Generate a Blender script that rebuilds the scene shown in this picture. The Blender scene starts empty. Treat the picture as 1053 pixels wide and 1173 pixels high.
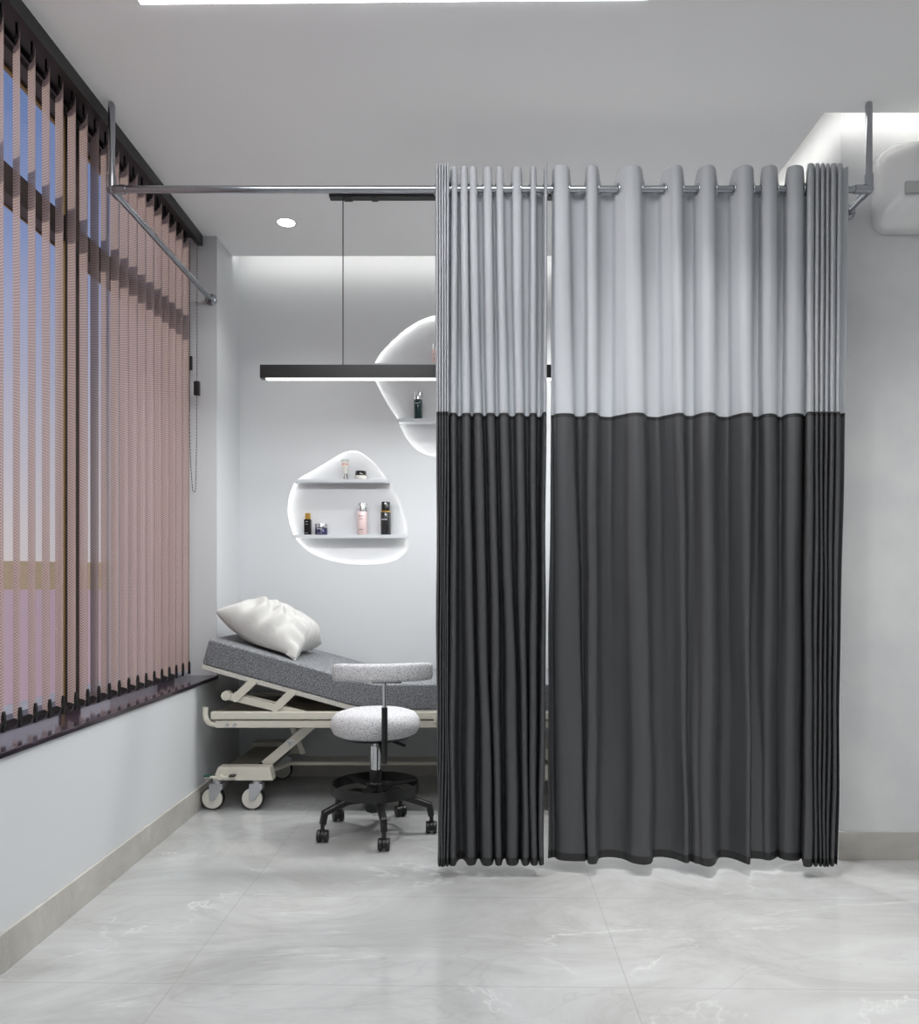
import bpy, bmesh, math, random
from mathutils import Vector, Matrix
random.seed(7)
C = bpy.context.scene.collection
PI = math.pi
F, VX, VY, HC = 880.0, 540.5, 670.0, 1.10
def P(px, py, Y):
    return Vector(((px-VX)/F*Y, Y, HC+(VY-py)/F*Y))
def lin(c):
    return tuple(((v/255.0)/12.92 if v/255.0 <= .04045 else ((v/255.0+.055)/1.055)**2.4) for v in c)+(1.0,)

# ---------------------------------------------------------------- materials
def newmat(name):
    m = bpy.data.materials.new(name); m.use_nodes = True
    nt = m.node_tree; nt.nodes.clear()
    out = nt.nodes.new('ShaderNodeOutputMaterial')
    return m, nt, out
def N(nt, t, **kw):
    n = nt.nodes.new(t)
    for k, v in kw.items():
        if k in n.inputs: n.inputs[k].default_value = v
        else: setattr(n, k, v)
    return n
def ramp(nt, fac, stops):
    r = nt.nodes.new('ShaderNodeValToRGB')
    el = r.color_ramp.elements
    while len(el) < len(stops): el.new(0.5)
    for e, (p, c) in zip(el, stops):
        e.position = p; e.color = c if len(c) == 4 else tuple(c)+(1,)
    nt.links.new(fac, r.inputs[0]); return r
def mat(name, col, rough=.5, metal=0., var=None, vscale=30., bump=0., bscale=200., spec=.5, coat=0., transl=0., detail=3., bdist=.001, stretch=None, vlo=.35, vhi=.65):
    m, nt, out = newmat(name)
    b = nt.nodes.new('ShaderNodeBsdfPrincipled')
    b.inputs['Base Color'].default_value = lin(col)
    b.inputs['Roughness'].default_value = rough
    b.inputs['Metallic'].default_value = metal
    b.inputs['Specular IOR Level'].default_value = spec
    b.inputs['Coat Weight'].default_value = coat
    b.inputs['Coat Roughness'].default_value = .1
    tc = nt.nodes.new('ShaderNodeTexCoord'); mp = nt.nodes.new('ShaderNodeMapping')
    if stretch: mp.inputs['Scale'].default_value = stretch
    nt.links.new(tc.outputs['Object'], mp.inputs[0])
    if var:
        n = N(nt, 'ShaderNodeTexNoise', Scale=vscale, Detail=detail)
        nt.links.new(mp.outputs[0], n.inputs['Vector'])
        r = ramp(nt, n.outputs['Fac'], [(vlo, lin(col)), (vhi, lin(var))])
        nt.links.new(r.outputs[0], b.inputs['Base Color'])
    if bump:
        n = N(nt, 'ShaderNodeTexNoise', Scale=bscale, Detail=3.)
        nt.links.new(mp.outputs[0], n.inputs['Vector'])
        bp = N(nt, 'ShaderNodeBump', Strength=bump, Distance=bdist)
        nt.links.new(n.outputs['Fac'], bp.inputs['Height']); nt.links.new(bp.outputs[0], b.inputs['Normal'])
    sh = b.outputs[0]
    if transl:
        t = N(nt, 'ShaderNodeBsdfTranslucent', Color=lin(col)); mx = N(nt, 'ShaderNodeMixShader')
        mx.inputs[0].default_value = transl
        nt.links.new(sh, mx.inputs[1]); nt.links.new(t.outputs[0], mx.inputs[2]); sh = mx.outputs[0]
    nt.links.new(sh, out.inputs[0]); return m
def emis(name, col, s):
    m, nt, out = newmat(name)
    e = N(nt, 'ShaderNodeEmission', Color=lin(col), Strength=s)
    nt.links.new(e.outputs[0], out.inputs[0]); return m

def marble(name, tiles):
    m, nt, out = newmat(name)
    L = nt.links.new
    b = nt.nodes.new('ShaderNodeBsdfPrincipled')
    tc = nt.nodes.new('ShaderNodeTexCoord')
    mp = nt.nodes.new('ShaderNodeMapping'); mp.inputs['Scale'].default_value = (.75, 1.25, 1); mp.inputs['Rotation'].default_value = (0, 0, .5)
    L(tc.outputs['Object'], mp.inputs[0])
    n1 = N(nt, 'ShaderNodeTexNoise', Scale=1.7, Detail=9., Roughness=.68, Distortion=1.2); L(mp.outputs[0], n1.inputs['Vector'])
    base = (FLOORC if tiles else BASEC)
    r1 = ramp(nt, n1.outputs['Fac'], [(.3, lin(base[0])), (.5, lin(base[1])), (.7, lin(base[2]))])
    # light veins
    n2 = N(nt, 'ShaderNodeTexNoise', Scale=1.1, Detail=6., Roughness=.6, Distortion=.9); L(mp.outputs[0], n2.inputs['Vector'])
    a = N(nt, 'ShaderNodeMath', operation='SUBTRACT'); L(n2.outputs['Fac'], a.inputs[0]); a.inputs[1].default_value = .5
    ab = N(nt, 'ShaderNodeMath', operation='ABSOLUTE'); L(a.outputs[0], ab.inputs[0])
    rv = ramp(nt, ab.outputs[0], [(0, (.5,)*3), (.003, (.2,)*3), (.014, (0,)*3)])
    mk = N(nt, 'ShaderNodeTexNoise', Scale=2.3, Detail=2.); L(tc.outputs['Object'], mk.inputs['Vector'])
    rm = ramp(nt, mk.outputs['Fac'], [(.46, (0,)*3), (.6, (1,)*3)])
    mu = N(nt, 'ShaderNodeMath', operation='MULTIPLY'); L(rv.outputs[0], mu.inputs[0]); L(rm.outputs[0], mu.inputs[1])
    mix = N(nt, 'ShaderNodeMix', data_type='RGBA'); L(mu.outputs[0], mix.inputs[0]); L(r1.outputs[0], mix.inputs[6]); mix.inputs[7].default_value = lin(base[3])
    # darker hairline veins
    n3 = N(nt, 'ShaderNodeTexNoise', Scale=.9, Detail=5., Roughness=.55, Distortion=.5)
    mp3 = nt.nodes.new('ShaderNodeMapping'); mp3.inputs['Location'].default_value = (7, 3, 1); mp3.inputs['Scale'].default_value = (.6, 1.8, 1); L(tc.outputs['Object'], mp3.inputs[0]); L(mp3.outputs[0], n3.inputs['Vector'])
    a3 = N(nt, 'ShaderNodeMath', operation='SUBTRACT'); L(n3.outputs['Fac'], a3.inputs[0]); a3.inputs[1].default_value = .53
    ab3 = N(nt, 'ShaderNodeMath', operation='ABSOLUTE'); L(a3.outputs[0], ab3.inputs[0])
    rv3 = ramp(nt, ab3.outputs[0], [(0, (.22,)*3), (.002, (.06,)*3), (.005, (0,)*3)])
    mix3 = N(nt, 'ShaderNodeMix', data_type='RGBA'); L(rv3.outputs[0], mix3.inputs[0]); L(mix.outputs[2], mix3.inputs[6]); mix3.inputs[7].default_value = lin(base[4])
    col = mix3.outputs[2]
    if tiles:
        mt = nt.nodes.new('ShaderNodeMapping'); mt.vector_type = 'POINT'
        mt.inputs['Location'].default_value = (.857, -2.105, 0); mt.inputs['Rotation'].default_value = (0, 0, math.radians(1.0))
        L(tc.outputs['Object'], mt.inputs[0])
        br = N(nt, 'ShaderNodeTexBrick', Scale=1.); br.offset = 0
        br.inputs['Brick Width'].default_value = 1.25; br.inputs['Row Height'].default_value = .6
        br.inputs['Mortar Size'].default_value = .0016; br.inputs['Mortar Smooth'].default_value = .1
        L(mt.outputs[0], br.inputs['Vector'])
        mm = N(nt, 'ShaderNodeMix', data_type='RGBA')
        k = N(nt, 'ShaderNodeMath', operation='MULTIPLY'); L(br.outputs['Fac'], k.inputs[0]); k.inputs[1].default_value = .35
        L(k.outputs[0], mm.inputs[0]); L(col, mm.inputs[6]); mm.inputs[7].default_value = lin((120, 120, 118)); col = mm.outputs[2]
    L(col, b.inputs['Base Color'])
    b.inputs['Roughness'].default_value = .1 if tiles else .35
    b.inputs['Specular IOR Level'].default_value = .6
    L(b.outputs[0], out.inputs[0]); return m
FLOORC = [(150,150,148), (168,169,168), (180,182,182), (208,210,210), (140,139,137)]
BASEC = [(156,153,147), (173,170,164), (188,185,179), (204,202,197), (120,117,110)]

def mesh_fabric():
    m, nt, out = newmat('blind_mesh_fabric'); L = nt.links.new
    tc = nt.nodes.new('ShaderNodeTexCoord')
    sp = nt.nodes.new('ShaderNodeSeparateXYZ'); L(tc.outputs['UV'], sp.inputs[0])
    def s(axis, pitch):
        a = N(nt, 'ShaderNodeMath', operation='MULTIPLY'); L(sp.outputs[axis], a.inputs[0]); a.inputs[1].default_value = 2*PI/pitch
        c = N(nt, 'ShaderNodeMath', operation='SINE'); L(a.outputs[0], c.inputs[0]); return c.outputs[0]
    mu = N(nt, 'ShaderNodeMath', operation='MULTIPLY'); L(s(0, .040), mu.inputs[0]); L(s(1, .0100), mu.inputs[1])
    r = ramp(nt, mu.outputs[0], [(.05, (0,)*3), (.35, (1,)*3)])
    d = N(nt, 'ShaderNodeBsdfPrincipled'); d.inputs['Roughness'].default_value = .6
    cr = ramp(nt, mu.outputs[0], [(.0, lin((184,169,165))), (.45, lin((136,121,121)))])
    L(cr.outputs[0], d.inputs['Base Color'])
    t = N(nt, 'ShaderNodeBsdfTranslucent'); L(cr.outputs[0], t.inputs['Color'])
    mx = N(nt, 'ShaderNodeMixShader'); mx.inputs[0].default_value = .35; L(d.outputs[0], mx.inputs[1]); L(t.outputs[0], mx.inputs[2])
    tr = nt.nodes.new('ShaderNodeBsdfTransparent'); m2 = N(nt, 'ShaderNodeMixShader')
    k = N(nt, 'ShaderNodeMath', operation='MULTIPLY'); L(r.outputs[0], k.inputs[0]); k.inputs[1].default_value = .34
    L(k.outputs[0], m2.inputs[0]); L(mx.outputs[0], m2.inputs[1]); L(tr.outputs[0], m2.inputs[2])
    L(m2.outputs[0], out.inputs[0]); return m

def glass_mat():
    m, nt, out = newmat('window_glass'); L = nt.links.new
    tr = N(nt, 'ShaderNodeBsdfTransparent', Color=(.95, .96, .97, 1)); g = N(nt, 'ShaderNodeBsdfGlossy', Roughness=.02)
    fr = N(nt, 'ShaderNodeLayerWeight', Blend=.25); mx = N(nt, 'ShaderNodeMixShader'); k = N(nt, 'ShaderNodeMath', operation='MULTIPLY'); L(fr.outputs[1], k.inputs[0]); k.inputs[1].default_value = .25
    L(k.outputs[0], mx.inputs[0]); L(tr.outputs[0], mx.inputs[1]); L(g.outputs[0], mx.inputs[2]); L(mx.outputs[0], out.inputs[0]); return m

M = dict(
    wall=mat('white_wall_paint', (200,202,204), .6, bump=.25, bscale=260, bdist=.0006),
    plaster=mat('pale_plaster', (196,197,198), .6, var=(204,205,205), vscale=5, bump=.5, bscale=120, bdist=.001),
    ceil=mat('ceiling_paint', (246,246,246), .8),
    sill=mat('dark_sill_stone', (40,33,40), .13, var=(62,52,62), vscale=30, bump=.12, bscale=60, bdist=.002, stretch=(1, .25, 1)),
    frame=mat('dark_window_metal', (48,46,46), .35),
    gold=mat('gold_trim', (150,125,70), .4),
    rail=mat('black_aluminium', (22,21,21), .4),
    blackp=mat('black_plastic', (20,20,21), .42),
    black=mat('black_powder_coat', (13,13,14), .38),
    chrome=mat('polished_chrome', (205,207,210), .12, 1.),
    rod=mat('brushed_steel', (165,168,173), .18, .95),
    steel=mat('zinc_steel', (190,192,196), .35, .8),
    cream=mat('cream_enamel', (205,201,188), .38),
    deck=mat('grey_deck_board', (140,136,124), .55),
    matt=mat('speckled_grey_upholstery', (72,75,79), .7, var=(160,162,165), vscale=260, bump=.4, bscale=400, vlo=.46, vhi=.62, detail=2),
    matb=mat('speckled_cream_board', (178,176,168), .7, var=(224,222,214), vscale=260, vlo=.42, vhi=.62, detail=2),
    seat=mat('speckled_white_upholstery', (120,120,123), .7, var=(204,204,206), vscale=260, bump=.4, bscale=400, vlo=.36, vhi=.5, detail=2),
    pillow=mat('white_cotton', (188,187,184), .85, bump=.25, bscale=18, bdist=.012),
    curtw=mat('white_curtain_cloth', (206,208,211), .8, transl=.55, bump=.02, bscale=12, bdist=.004, stretch=(1, 1, .3)),
    curtd=mat('charcoal_curtain_cloth', (64,65,67), .36, bump=.55, bscale=5, bdist=.014, stretch=(2.2, 2.2, .45), spec=.5),
    hem=mat('black_curtain_hem', (30,30,31), .5),
    rubber=mat('black_rubber', (25,25,26), .6),
    wheel=mat('cream_wheel_plastic', (205,202,192), .4),
    green=mat('green_plastic', (30,80,65), .4),
    label=mat('white_sticker', (225,225,225), .4, var=(120,120,125), vscale=120),
    applw=mat('white_glossy_plastic', (220,220,220), .2, coat=.5),
    applg=mat('grey_plastic', (170,171,170), .5),
    shelf=mat('shelf_board', (196,199,202), .5),
    niche=mat('niche_paint', (200,201,203), .6),
    goldcap=mat('gold_metal', (200,160,80), .3, .8),
    bblack=mat('black_glass', (16,15,16), .15),
    bgrey=mat('smoky_black_glass', (40,40,42), .15),
    bblue=mat('navy_glass', (38,36,72), .15),
    bpink=mat('pink_frosted_glass', (222,198,197), .3),
    bgreen=mat('dark_teal_glass', (22,48,50), .15),
    cap=mat('silver_cap', (205,205,207), .2, .9),
    tubew=mat('white_plastic_tube', (200,198,192), .4),
    jar=mat('frosted_jar', (205,202,196), .3),
    print=mat('pale_print', (175,175,180), .5),
    printd=mat('dark_print', (90,60,62), .5),
    orange=mat('orange_print', (220,120,90), .5),
    floor=marble('polished_marble_tile', True),
    base=marble('marble_baseboard', False),
    mesh=mesh_fabric(), glass=glass_mat(),
    ground=mat('hazy_pink_ground', (252,212,200), .9),
    ridge=mat('golden_hillside', (250,215,150), .9, var=(235,200,140), vscale=.02),
)
E_PANEL, E_DOWN, E_COVE, E_NICHE, E_PEND = 9.0, 14.0, 11.0, 13.0, 3.0
M['e_panel'] = emis('light_panel_glow', (250,250,252), E_PANEL)
M['e_down'] = emis('downlight_glow', (255,253,248), E_DOWN)
M['e_cove'] = emis('cove_strip_glow', (255,254,250), E_COVE)
M['e_niche'] = emis('niche_strip_glow', (255,254,250), E_NICHE)
M['e_pend'] = emis('pendant_strip_glow', (255,254,252), E_PEND)

# ---------------------------------------------------------------- geometry helpers
class MB:
    def __init__(s): s.bm = bmesh.new()
    def box(s, x0, x1, y0, y1, z0, z1, mi=0):
        vs = [s.bm.verts.new(p) for p in ((x0,y0,z0),(x1,y0,z0),(x1,y1,z0),(x0,y1,z0),(x0,y0,z1),(x1,y0,z1),(x1,y1,z1),(x0,y1,z1))]
        for f in ((0,3,2,1),(4,5,6,7),(0,1,5,4),(1,2,6,5),(2,3,7,6),(3,0,4,7)):
            s.bm.faces.new([vs[i] for i in f]).material_index = mi
        return s
    def prism(s, poly, a, b, axis='y', mi=0):
        # poly of 2-D points; axis y: (x,z) extruded along y; axis z: (x,y); axis x: (y,z)
        def pt(p, t): return {'y': (p[0], t, p[1]), 'z': (p[0], p[1], t), 'x': (t, p[0], p[1])}[axis]
        v0 = [s.bm.verts.new(pt(p, a)) for p in poly]; v1 = [s.bm.verts.new(pt(p, b)) for p in poly]
        fs = [s.bm.faces.new(v0), s.bm.faces.new(v1[::-1])]
        n = len(poly)
        for i in range(n): fs.append(s.bm.faces.new((v0[i], v1[i], v1[(i+1)%n], v0[(i+1)%n])))
        for f in fs: f.material_index = mi
        return s
    def lathe(s, prof, c=(0,0,0), n=32, axis='z', mi=0, smooth=True, cap=True):
        rings = []
        for r, h in prof:
            if r < 1e-6: ring = [s.bm.verts.new(_ax(0, 0, h, axis, c))]
            else: ring = [s.bm.verts.new(_ax(r*math.cos(2*PI*i/n), r*math.sin(2*PI*i/n), h, axis, c)) for i in range(n)]
            rings.append(ring)
        for a, b in zip(rings, rings[1:]):
            for i in range(n):
                j = (i+1) % n
                if len(a) == 1 and len(b) == 1: continue
                if len(a) == 1: f = s.bm.faces.new((a[0], b[i], b[j]))
                elif len(b) == 1: f = s.bm.faces.new((a[i], b[0], a[j]))
                else: f = s.bm.faces.new((a[i], b[i], b[j], a[j]))
                f.smooth = smooth; f.material_index = mi
        for ring in (rings[0], rings[-1]):
            if len(ring) > 2 and cap:
                f = s.bm.faces.new(ring); f.material_index = mi
        return s
    def cyl(s, p0, p1, r, n=20, r1=None, mi=0): return s.tube([p0, p1], r, n, r1=r1, mi=mi)
    def tube(s, pts, r, n=14, closed=False, r1=None, mi=0, smooth=True, ry=None):
        pts = [Vector(p) for p in pts]; m = len(pts); rings = []
        up = None
        for i, p in enumerate(pts):
            if closed: t = pts[(i+1)%m]-pts[i-1]
            else: t = pts[min(i+1,m-1)]-pts[max(i-1,0)]
            t.normalize()
            if up is None:
                up = Vector((0,0,1)) if abs(t.z) < .9 else Vector((0,1,0))
            a = t.cross(up)
            if a.length < 1e-4: a = t.cross(Vector((1,0,0)))
            a.normalize(); b = a.cross(t).normalized(); up = b
            rr = r if r1 is None else r+(r1-r)*i/(m-1)
            rb = ry if ry else rr
            rings.append([s.bm.verts.new(p+a*rr*math.cos(2*PI*k/n)+b*rb*math.sin(2*PI*k/n)) for k in range(n)])
        prs = list(zip(rings, rings[1:])) + ([(rings[-1], rings[0])] if closed else [])
        for A, B in prs:
            for k in range(n):
                f = s.bm.faces.new((A[k], B[k], B[(k+1)%n], A[(k+1)%n])); f.smooth = smooth; f.material_index = mi
        if not closed:
            for ring in (rings[0], rings[-1]): s.bm.faces.new(ring).material_index = mi
        return s
    def bar(s, p0, p1, w, h, up=(0,0,1), w1=None, h1=None, mi=0):
        p0, p1 = Vector(p0), Vector(p1); t = (p1-p0).normalized(); a = t.cross(Vector(up)).normalized(); b = a.cross(t)
        q = []
        for p, ww, hh in ((p0, w, h), (p1, w1 or w, h1 or h)):
            q.append([s.bm.verts.new(p+a*sx*ww/2+b*sz*hh/2) for sx, sz in ((-1,-1),(1,-1),(1,1),(-1,1))])
        fs = [s.bm.faces.new(q[0]), s.bm.faces.new(q[1][::-1])]+[s.bm.faces.new((q[0][i], q[1][i], q[1][(i+1)%4], q[0][(i+1)%4])) for i in range(4)]
        for f in fs: f.material_index = mi
        return s
    def build(s, name, m, parent=None, bevel=0, seg=2, smooth=False, sub=0, uv=None):
        bmesh.ops.recalc_face_normals(s.bm, faces=s.bm.faces)
        me = bpy.data.meshes.new(name)
        if smooth:
            for f in s.bm.faces: f.smooth = True
        s.bm.to_mesh(me); s.bm.free()
        if not bevel and not sub: me.set_sharp_from_angle(angle=math.radians(50))
        for x in (m if isinstance(m, (list, tuple)) else [m]): me.materials.append(x)
        o = bpy.data.objects.new(name, me); C.objects.link(o)
        if parent: o.parent = parent; o.matrix_parent_inverse = Matrix.Translation(-parent.location)
        if bevel:
            b = o.modifiers.new('bevel', 'BEVEL'); b.width = bevel; b.segments = seg; b.limit_method = 'ANGLE'; b.angle_limit = math.radians(35)
            for p in me.polygons: p.use_smooth = True
            w = o.modifiers.new('wn', 'WEIGHTED_NORMAL'); w.keep_sharp = True
        if sub:
            b = o.modifiers.new('sub', 'SUBSURF'); b.levels = sub; b.render_levels = sub
        return o
def _ax(x, y, h, axis, c):
    if axis == 'z': return (c[0]+x, c[1]+y, c[2]+h)
    if axis == 'y': return (c[0]+x, c[1]+h, c[2]+y)
    return (c[0]+h, c[1]+x, c[2]+y)
def tag(o, label=None, cat=None, group=None, kind=None):
    if label: o['label'] = label
    if cat: o['category'] = cat
    if group: o['group'] = group
    if kind: o['kind'] = kind
    return o
def thing(name, loc, label, cat, group=None, kind=None):
    o = bpy.data.objects.new(name, None); C.objects.link(o); o.location = loc; o.empty_display_size = .05
    return tag(o, label, cat, group, kind)
def struct(mb, name, m, label, cat, **k):
    o = mb.build(name, m, **k); return tag(o, label, cat, kind='structure')
def catmull(pts, n=8, closed=False):
    out = []; m = len(pts); R = range(m if closed else m-1)
    for i in R:
        if closed: p = [pts[(i-1)%m], pts[i], pts[(i+1)%m], pts[(i+2)%m]]
        else: p = [pts[max(i-1,0)], pts[i], pts[i+1], pts[min(i+2,m-1)]]
        for k in range(n):
            t = k/n
            out.append(tuple(.5*((2*p[1][d])+(-p[0][d]+p[2][d])*t+(2*p[0][d]-5*p[1][d]+4*p[2][d]-p[3][d])*t*t+(-p[0][d]+3*p[1][d]-3*p[2][d]+p[3][d])*t**3) for d in range(len(p[0]))))
    if not closed: out.append(tuple(pts[-1]))
    return out

# ---------------------------------------------------------------- the room
XL, XR, YB, YE, YW, CE = -1.337, 1.482, 4.422, 4.031, 3.082, 2.93
XF, Y0 = 3.2, -2.2
struct(MB().box(-1.9, XF, Y0, 4.75, -.06, 0), 'floor', M['floor'], 'pale grey polished marble tile floor with light veins', 'floor')
ce = MB()
ce.box(-1.66, XF, Y0, 2.977, CE, CE+.06).box(-1.66, 1.367, 2.977, 4.275, CE, CE+.06)
ce.box(-1.66, XF, Y0, 4.75, 3.16, 3.2)
struct(ce, 'ceiling', M['ceil'], 'matt light grey ceiling stopping short of the walls at a lit slot', 'ceiling')
# light coves tucked on top of the ceiling edge
cv = MB().box(XL+.02, 1.33, 4.275, 4.279, CE+.022, CE+.045)
cv.box(1.367, 1.371, 3.02, 4.2, CE+.022, CE+.045).box(1.40, XF-.05, 2.977, 2.981, CE+.022, CE+.045)
cv.build('light_strip', M['e_cove'], bpy.data.objects['ceiling'])
wl = MB().box(-1.9, XL, Y0, YE, 0, .608).box(-1.9, XL, YE, 4.75, 0, 3.16).box(-1.9, XL, Y0, .7, .608, 3.16)
struct(wl, 'wall_left', M['wall'], 'pale grey wall under and beside the wide window', 'wall')
struct(MB().box(XR, XF, YW, 4.75, 0, 3.16), 'wall_right', M['plaster'], 'textured light grey wall right of the curtain', 'wall')
struct(MB().box(XF, XF+.1, Y0, YW, 0, 3.16), 'wall_side', M['wall'], 'plain white side wall of the front room', 'wall')
struct(MB().box(-1.9, XF+.1, Y0-.1, Y0, 0, 3.16), 'wall_front', M['wall'], 'plain white wall at the front of the room', 'wall')
struct(MB().box(XL, XL+.011, Y0, YB-.011, 0, .112), 'baseboard_left', M['base'], 'grey marble baseboard along the window wall', 'baseboard', bevel=.0015)
struct(MB().box(XL, XR, YB-.011, YB, 0, .112), 'baseboard_back', M['base'], 'grey marble baseboard behind the bed', 'baseboard', bevel=.0015)
struct(MB().box(XR-.011, XF, YW-.011, YW, 0, .112), 'baseboard_right', M['base'], 'grey marble baseboard right of the curtain', 'baseboard', bevel=.0015)

# back wall with two pebble-shaped niches
blob1 = [(341.3,548.3),(365.6,533.9),(380.8,524.8),(393,517.9),(403.6,515.6),(414.2,517.9),(426.4,527.8),(435.5,538.4),(444.6,549.8),(453.7,565.8),(461.3,584),(466.2,605.3),(467.6,617.5),(465.9,628.1),(461.3,635.7),(452.2,641.8),(438.5,645.2),(418.8,646.6),(399,645.6),(377.8,641.8),(361,635.7),(347.4,626.6),(336.7,613.7),(330.6,596.2),(329.1,581),(331.4,565.8),(335.2,555.9)]
blob2 = [(498.3,360.4),(481.4,366.1),(463,377.6),(444.6,394.5),(433.8,406.8),(428.5,419),(429.5,433),(432.8,442.2),(443,460.6),(455.3,480.6),(461.5,494.4),(469.2,506.7),(478.4,515.9),(487.6,520.5),(498.3,522.5),(520,518),(540,500),(556,470),(566,430),(562,395),(545,370),(520,359)]
def blobpts(b, grow=0.0, Y=YB):
    pts = catmull([((x-VX)/F*Y, HC+(VY-y)/F*Y) for x, y in b], 4, True)
    cx = sum(p[0] for p in pts)/len(pts); cz = sum(p[1] for p in pts)/len(pts)
    if grow:
        n = len(pts); area = sum(pts[i][0]*pts[(i+1)%n][1]-pts[(i+1)%n][0]*pts[i][1] for i in range(n)); sg = 1 if area > 0 else -1
        out = []
        for i in range(n):
            dx = pts[(i+1)%n][0]-pts[i-1][0]; dz = pts[(i+1)%n][1]-pts[i-1][1]; l = math.hypot(dx, dz) or 1
            out.append((pts[i][0]+sg*dz/l*grow, pts[i][1]-sg*dx/l*grow))
        return out
    return pts
def curve_plate(loops, half, Yc, name, m):
    cu = bpy.data.curves.new(name, 'CURVE'); cu.dimensions = '2D'; cu.fill_mode = 'BOTH'; cu.extrude = half
    for lp in loops:
        sp = cu.splines.new('POLY'); sp.points.add(len(lp)-1); sp.use_cyclic_u = True
        for q, (x, z) in zip(sp.points, lp): q.co = (x, z, 0, 1)
    o = bpy.data.objects.new(name+'_c', cu); C.objects.link(o)
    o.matrix_world = Matrix.Translation((0, Yc, 0)) @ Matrix.Rotation(PI/2, 4, 'X')
    bpy.context.view_layer.update()
    me = bpy.data.meshes.new_from_object(o.evaluated_get(bpy.context.evaluated_depsgraph_get()))
    me.transform(o.matrix_world); bpy.data.objects.remove(o)
    me.name = name; me.materials.clear(); me.materials.append(m)
    r = bpy.data.objects.new(name, me); C.objects.link(r); return r
LIP = .012
wb = curve_plate([[(XL-.1, 0), (XR+.1, 0), (XR+.1, 3.16), (XL-.1, 3.16)], blobpts(blob1), blobpts(blob2)], LIP/2, YB+LIP/2, 'wall_back', M['wall'])
tag(wb, 'pale grey back wall with two glowing pebble shaped niches', 'wall', kind='structure')
ND = .066
for b in (blob1, blob2):
    g = blobpts(b, .032)
    mb = MB(); n = len(g)
    f0 = [mb.bm.verts.new((x, YB+LIP, z)) for x, z in g]; f1 = [mb.bm.verts.new((x, YB+ND, z)) for x, z in g]
    for i in range(n):
        mb.bm.faces.new((f0[i], f0[(i+1)%n], f1[(i+1)%n], f1[i])).smooth = True
    mb.bm.faces.new(f1)
    me = mb.build('niche', M['niche'], wb)
    so = me.modifiers.new('solid', 'SOLIDIFY'); so.thickness = .008; so.offset = 1
    s = blobpts(b, .019)
    MB().tube([(x, YB+ND-.022, z) for x, z in s], .0028, 6, closed=True).build('light_strip', M['e_niche'], wb)
MB().box(XL-.4, XR+.3, YB+.2, YB+.24, 0, 3.16).build('backing', M['wall'], wb)

def shelf(x0, x1, y0, y1, label):
    a = P(x0, y0, YB+.004); b = P(x1, y1, YB+.004)
    o = MB().box(a.x, b.x, YB-.002, YB+ND-.001, b.z, a.z).build('wall_shelf', M['shelf'], bevel=.001)
    tag(o, label, 'shelf', 'white shelves in the back wall niches'); return a.z
z_s1 = shelf(337.5, 446.5, 549.2, 552.8, 'upper white shelf of the lower pebble niche, holding the tube')
z_s2 = shelf(334.5, 467.3, 612.6, 616.2, 'lower white shelf of the lower pebble niche, holding four cosmetics')
z_s3 = shelf(429.5, 565, 416.2, 419.5, 'upper white shelf of the higher niche, level with the hanging black lamp')
z_s4 = shelf(455.5, 553, 479.6, 483.4, 'lower white shelf of the higher niche, under the dark teal bottle')

# ---------------------------------------------------------------- cosmetics
YS = YB+.03
def X(px, Y=YS): return (px-VX)/F*Y
def bottle(name, px0, px1, ytop, ycap, z0, mats, label, cat, capin=1, extra=None, square=False, ybot=None):
    x0, x1 = X(px0), X(px1); cx = (x0+x1)/2; r = (x1-x0)/2
    zt = HC+(VY-ytop)/F*YS; zc = HC+(VY-ycap)/F*YS
    t = thing(name, (cx, YS, z0), label, cat, 'cosmetics on the niche shelves')
    if square:
        MB().box(cx-r, cx+r, YS-r, YS+r, z0, zc).build('body', mats[0], t, bevel=r*.18)
        rc = r-capin/F*YS
        MB().box(cx-rc, cx+rc, YS-rc, YS+rc, zc, zt).build('cap', mats[1], t, bevel=r*.1)
    else:
        MB().lathe([(0,0),(r*.92,0),(r,.002),(r,zc-z0-.003),(r*.93,zc-z0),(0,zc-z0)], (cx,YS,z0), 28).build('body', mats[0], t)
        rc = r-capin/F*YS
        MB().lathe([(0,0),(rc,0),(rc,zt-zc-.003),(rc*.94,zt-zc),(0,zt-zc)], (cx,YS,zc), 28).build('cap', mats[1], t)
    return t, cx, r, zc, zt
def marks(t, cx, r, rows, m):
    for z, w, h in rows:
        MB().box(cx-w/2, cx+w/2, YS-r-.0008, YS-r*.8, z, z+h*.6).build('print', m, t)
t, cx, r, zc, zt = bottle('cosmetic_bottle', 349.1, 356.7, 587.9, 595, z_s2, (M['bblack'], M['goldcap']), 'small square black bottle with gold cap on the lower niche shelf', 'bottle', 1, square=True)
marks(t, cx-.004, r, [(zc-.016, .012, .006), (zc-.03, .014, .0025), (z_s2+.01, .018, .003)], M['print'])
t, cx, r, zc, zt = bottle('cosmetic_jar', 361.2, 375.2, 600, 604.8, z_s2, (M['bblue'], M['cap']), 'squat navy jar with silver lid beside the gold capped bottle', 'jar', 0)
marks(t, cx-.004, r, [(zc-.009, .03, .006), (z_s2+.008, .03, .003)], M['print'])
t, cx, r, zc, zt = bottle('cosmetic_bottle', 409.6, 420.8, 576.8, 586.1, z_s2, (M['bpink'], M['cap']), 'pale pink frosted bottle with silver cap on the lower niche shelf', 'bottle', .4)
marks(t, cx-.004, r, [(zc-.028, .03, .005), (zc-.045, .022, .003), (z_s2+.03, .022, .005)], M['printd'])
t, cx, r, zc, zt = bottle('cosmetic_bottle', 436.3, 447.7, 575.1, 587, z_s2, (M['bgrey'], M['bblack']), 'tall black bottle with a gold collar at the right end of the shelf', 'bottle', .7)
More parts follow.
